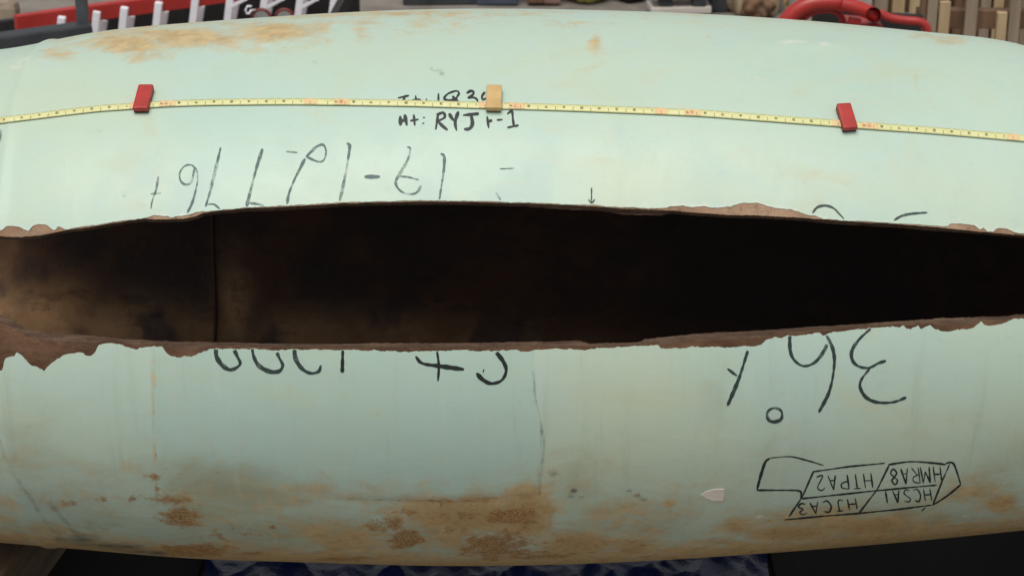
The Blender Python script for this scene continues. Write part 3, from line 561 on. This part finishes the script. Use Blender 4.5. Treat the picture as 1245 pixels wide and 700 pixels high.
for x0, x1, lb in ((-.93, -.62, 'dark sheet added as shade on the ground left of the blue tarp'), (.52, 1.22, 'dark sheet added as shade on the ground right of the blue tarp')):  # dark sheets added to deepen the shade on the ground
    tag(from_bm('shade_sheet', box_bm(x1-x0, 1.3, .018, .003, Matrix.Translation(((x0+x1)/2, .25, .0095)), .002), SHADE), lb, 'shade sheet', 'added shade sheets under the pipe')
# ------------------------------------------------------------------ yard behind the pipe
# extension ladder lying on its edge
lad = thing('extension_ladder', 'red extension ladder with pale metal rungs lying on edge behind the pipe', 'ladder')
A = at(18, 19, 3.25); zt = A.z; B = zat(470, -42, zt)
dirv = (B-A).normalized(); side = Vector((-dirv.y, dirv.x, 0)).normalized(); Lr = (B-A).length
# the lower side lies on the ground, the upper side shows above the pipe
for k, (off, zz) in enumerate(((0, zt-.027), (0, .03), (.10, zt-.052), (.11, .03))):
    a, b = A+side*off+dirv*(.12*(k > 1)), B+side*off
    bm = box_between((a.x, a.y, zz), (b.x, b.y, zz), .034, .054, .004, Vector((0, 0, 1)))
    from_bm('rail', bm, LRED, lad)
for px0, w0 in ((63,1), (106,.6), (140,1), (182,1), (227,1), (270,1), (313,1), (357,1.1), (399,1)):
    for off, dx, zz, sc2 in ((-.03, 0, zt-.014, 1.15), (.05, .052, zt-.07, .9)):
        p = at(px0+4, 14, A.y + dirv.y/dirv.x*(at(px0, 14, 3.35).x-A.x)) + side*off + dirv*dx
        a = Vector((p.x-.030, p.y, .03)); b = Vector((p.x+.012, p.y, zz))
        from_bm('rung', box_between(a, b, .020*w0*sc2+.004, .026, .004), ALU, lad)
from_bm('ladder_foot', box_between(at(424, -8, 3.6), at(404, 30, 3.5), .03, .05, .006), BLACK, lad)
br = []
for x0 in (281, 326, 368):
    p = at(x0, 9, 3.44); q = at(x0+18, -1, 3.40); from_bm('brace', box_between(p, q, .012, .012, .002), ALU, lad)
q0, q1 = A + side*.24, B + side*.24
tag(from_bm('shade_board', box_between((q0.x, q0.y, zt*.5-.035), (q1.x, q1.y, zt*.5-.035), .03, zt-.08, .004), BLACK), 'long black board added behind the ladder as the shade below its rail', 'board')  # added black board imitates the shade below the upper rail
# two small wheels by the ladder
for x0, lb in ((318, 'grey wheel with dark red rim among the ladder rungs, left of the pair'), (346, 'grey wheel with dark red rim among the ladder rungs, right of the pair')):
    c = at(x0, 22.5, 3.18); e = thing('small_wheel', lb, 'wheel', tuple(c), 'small wheels behind the pipe')
    ring = [(math.cos(q)*.029, 0, math.sin(q)*.029) for q in np.linspace(0, 2*math.pi, 25)]
    from_bm('tyre', tube_bm(ring, .0065, 8, False), WINE, e, True)
    from_bm('hub', tube_bm([(0, -.008, 0), (0, .008, 0)], .026, 20), GREY, e)
    from_bm('axle_leg', box_between((0, .02, 0), (0, .02, -c.z), .02, .02, .002), DARK, e)
hk = [at(306, 8, 3.15), at(301, 8, 3.15), at(298.5, 12, 3.15), at(300, 17, 3.15), at(303, 17, 3.15), at(305, 13, 3.15), at(312, 12, 3.2)]
hp = hk[-1]; tag(from_bm('wire_hook', tube_bm(hk + [Vector((hp.x, hp.y+.03, 0))], .0035, 8), ALU, None, True), 'small silver wire hook between the ladder rungs', 'hook')
# dark steel stand: post, base beam
st = thing('steel_stand', 'dark slate steel post on a heavy base beam behind the pipe at left', 'stand')
p0 = at(102, 40, 2.95); from_bm('post', box_between((p0.x, p0.y, 0), (p0.x, p0.y, p0.z+.55), .036, .036, .004), SLATE, st)
a, b = at(-80, 62, 2.8), at(112, 36, 2.95); hb = .09
from_bm('base_beam', box_between((a.x, a.y, a.z-.02), (b.x, b.y, b.z-.02), .07, hb, .008), DARK, st)
for x0 in (0, 95):
    t = (x0+80)/192; q = a.lerp(b, t); from_bm('stand_leg', box_between((q.x, q.y+.01, 0), (q.x, q.y+.01, q.z-.05), .06, .05, .005), DARK, st)
q = zat(6, 34, .10); tag(from_bm('grey_stone', box_bm(.10, .13, .20, .03, Matrix.Translation((q.x, q.y, .10)), .02), WOODG, None), 'grey brown weathered block standing at the far left behind the beam', 'block')
# middle: long dark bar, bin, crates, bag, planks, black bin, sacks
def blockthing(name, label, cat, x0, x1, ytop, Y, dep, mat, bev=.01, part=None):
    a, b = at(x0, ytop, Y), at(x1, ytop, Y); hgt = max(.05, a.z)
    e = thing(name, label, cat, ((a.x+b.x)/2, Y+dep/2, 0))
    from_bm(part or 'body', box_bm(abs(b.x-a.x), dep, hgt, bev, Matrix.Translation((0, 0, hgt/2)), .003), mat, e); return e, b.x-a.x, hgt
def gy_(py): return zat(622, py, 0).y         # distance of the ground seen at a photo row
bar0, bar1 = zat(490, 4.5, .0), zat(582, 4.5, .0)
tag(from_bm('steel_bar', box_between((bar0.x, bar0.y, .035), (bar1.x, bar0.y+.02, .035), .09, .07, .006), DARK), 'long black steel bar lying on the ground in the middle behind the pipe', 'bar')
Yb = gy_(7.5); e, wd, hg = blockthing('storage_bin', 'slate blue plastic bin with a rim on the ground behind the pipe', 'bin', 578, 630, -50, Yb, .3, NAVY)
from_bm('rim', box_bm(wd+.02, .32, .03, .006, Matrix.Translation((0, 0, hg-.01))), DARK, e)
for x0, x1, lb in ((642, 660, 'dark brown crate right of the slate blue bin'), (662, 681, 'reddish brown crate left of the yellow canvas bag')):
    e, wd, hg = blockthing('wooden_crate', lb, 'crate', x0, x1, -35, gy_(7), .2, PINK if x0 > 650 else WOODD)
    for k in range(3): from_bm('slat', box_bm(wd+.004, .012, hg*.24, .003, Matrix.Translation((0, -.104, hg*(.2+.3*k)))), PINK if x0 > 650 else WOODD, e)
def lump(name, label, cat, px, py, wpx, hgt, dep, mat, seed, Y=None, fold=.12):
    p = zat(px, py, 0) if Y is None else at(px, py, Y); bm = bmesh.new(); bmesh.ops.create_icosphere(bm, subdivisions=4, radius=1)
    r = np.random.default_rng(seed); ks = [Vector(r.normal(0, 3, 3)) for _ in range(7)]; phs = r.uniform(0, 6, 7)
    wm = wpx/2*(Vector(p)-Vector(CAM)).length/F
    for v in bm.verts:
        d = 1 + fold*sum(abs(math.sin(k.dot(v.co)+q))-.5 for k, q in zip(ks, phs))/2.2
        c = v.co*d; c.z = max(c.z, -.75); v.co = Vector((c.x*wm, c.y*dep, (c.z+.75)/1.75*hgt))
    bm.transform(Matrix.Translation((p.x, p.y+dep, 0 if Y is None else 0)))
    return tag(from_bm(name, bm, mat, None, True), label, cat)
lump('canvas_bag', 'olive yellow canvas bag slumped on the ground behind the pipe', 'bag', 714, 8.5, 64, .3, .16, OLIVE, 2)
lump('rubber_boot', 'black rubber lump lying just right of the yellow bag', 'rubber piece', 768, 6.5, 40, .16, .1, BLACK, 3)
# planks on bearers
pk = thing('plank_stack', 'pale planks stacked on dark bearers behind the pipe', 'plank stack', (0, 0, 0))
for k, py in enumerate((12.5, 4.0, -4)):
    a, b = zat(795, 13, .02), zat(862, 13, .02); zz = .02+.062*k
    from_bm('plank', box_between((a.x-.02, a.y+.0*k, zz+.012), (b.x, b.y+.0*k+.02, zz+.012), .13, .026, .003), PALE, pk)
    if k < 2:
        for tq in (.2, .8): q = a.lerp(b, tq); from_bm('bearer', box_bm(.05, .12, .034, .003, Matrix.Translation((q.x, q.y+.015, zz+.043))), DARK, pk)
e, wd, hg = blockthing('black_bin', 'dark grey square bin between the planks and the burlap sack', 'bin', 863, 888, -40, gy_(16), .16, DARK)
from_bm('lid', box_bm(wd+.02, .18, .025, .005, Matrix.Translation((0, 0, hg))), BLACK, e)
lump('burlap_sack', 'beige burlap sack sagging on the ground behind the pipe', 'sack', 903, 21, 40, .32, .14, SACK, 5, fold=.2)
lump('cloth_bundle', 'crumpled tan cloth bundle with a dark hollow beside the red frame', 'cloth', 937, 22, 34, .3, .12, SACK, 11, fold=.3)
lump('dark_rag', 'dark brown rag lying in front of the burlap sack and cloth bundle', 'rag', 924, 26, 36, .10, .08, WOODD, 8, fold=.3)
bm = bmesh.new(); c = at(966, 4, 3.0); path = []
for q in np.linspace(0, 2*math.pi*3, 90): path.append((c.x+math.cos(q)*(.024+.004*math.sin(q*.7)), c.y+.03*math.sin(q*2.1), c.z+math.sin(q)*.035))
path += [(c.x+.02, c.y+.03, c.z-.12), (c.x+.04, c.y+.05, 0)]
bm.free(); tag(from_bm('rope_coil', tube_bm(path, .006, 8), ROPE, None, True), 'yellow rope coil hanging at the left end of the red frame', 'rope')
# red tubular frame
fr = thing('red_steel_frame', 'red enamelled bent frame with an open tube socket behind the pipe', 'frame')
Yf = 2.7
def pth(l, dy=0): return [at(x, y, Yf+dy) for x, y in cr(l, 3)]
from_bm('arch', tube_bm(pth([(950,34),(962,19),(976,9),(992,4),(1012,3),(1030,5)]), .026, 16), PRED, fr, True)
from_bm('inner_arch', tube_bm(pth([(966,34),(980,20),(994,13.5),(1012,13),(1021,18),(1025,28),(1025,40)], .03), .011, 12), PRED, fr, True)
from_bm('main_tube', tube_bm(pth([(1022,5),(1040,9),(1056,15),(1066,20)], -.03), .022, 18, False), PRED, fr, True)
from_bm('socket', tube_bm([at(1062, 18, Yf-.08), at(1064, 19, Yf+.03)], .023, 20, False), PRED, fr, True)
from_bm('socket_plug', tube_bm([at(1063, 18.5, Yf-.04), at(1064, 19, Yf+.02)], .020, 20), simple('deep_red', (.12, .015, .012), (.16, .02, .018), 20, .6), fr, True)
from_bm('handle', tube_bm(pth([(1068,16),(1082,22),(1100,25),(1116,26.5),(1125,31),(1128,42)], 0), .0135, 14), PRED, fr, True)
from_bm('cross_plate', box_between(at(1024, 28, Yf+.05), at(1070, 32, Yf+.05), .10, .03, .006), PRED, fr)
from_bm('bracket', box_between(at(1032, 24, Yf-.02), at(1046, 27, Yf-.02), .02, .02, .003), PRED, fr)
from_bm('dark_panel', box_between(at(985, 40, Yf+.14), at(1118, 48, Yf+.14), .02, .16, .004), BLACK, fr)
for x0 in (952, 1025, 1128):
    p = at(x0, 38, Yf); from_bm('leg', tube_bm([p, (p.x, p.y, 0)], .012, 12), PRED, fr, True)
# upright pallets
def pallet(label, slats, Y, mat, boards, top):
    e = thing('wooden_pallet', label, 'pallet', (at(1150, 30, Y).x, Y, 0), 'upright pallets behind the pipe'); ox = e.location
    for x0, x1, yt, mm in slats:
        a, b = at(x0, 30, Y), at(x1, 30, Y); zt = top if yt is None else at(x0, yt, Y).z
        from_bm('slat', box_bm(b.x-a.x, .02, zt, .002, Matrix.Translation(((a.x+b.x)/2-ox.x, random.uniform(-.006, .006), zt/2)), .002), mm, e)
    for zb, hb, mm in boards:
        a, b = at(slats[0][0], 30, Y), at(slats[-1][1], 30, Y)
        from_bm('stringer', box_bm(b.x-a.x, .05, hb, .003, Matrix.Translation(((a.x+b.x)/2-ox.x, .042, zb)), .003), mm, e)
    return e
Y1 = 3.2; zb = at(1160, 26, Y1).z
pallet('wooden pallet on end at right, its pale slats nearest the pipe', [(1117.5,1124,None,WOODD),(1125,1138,None,WOODG),(1140,1153,1.5,WOOD),(1173,1187,None,WOODG),(1211.5,1224,15,WOOD),(1225.5,1239,None,WOODG),(1252,1266,None,WOOD)], Y1, WOOD, [(zb, .06, WOODD), (.05, .08, WOODD), (zb+.45, .09, WOODD)], .75)
Y2 = 3.75; z2 = at(1160, 5, Y2).z
pallet('darker wooden pallet on end just behind the pale slatted one', [(1062,1078,None,WOODG),(1083,1098,None,WOOD),(1104,1116,None,WOOD),(1141,1150,None,WOODD),(1158,1168,None,WOODD),(1190,1202,None,WOODG),(1206,1218,None,WOOD),(1240,1262,None,WOODG)], Y2, WOODG, [(z2, .08, WOODD), (.06, .1, WOODD), (.5, .09, WOODD)], .85)
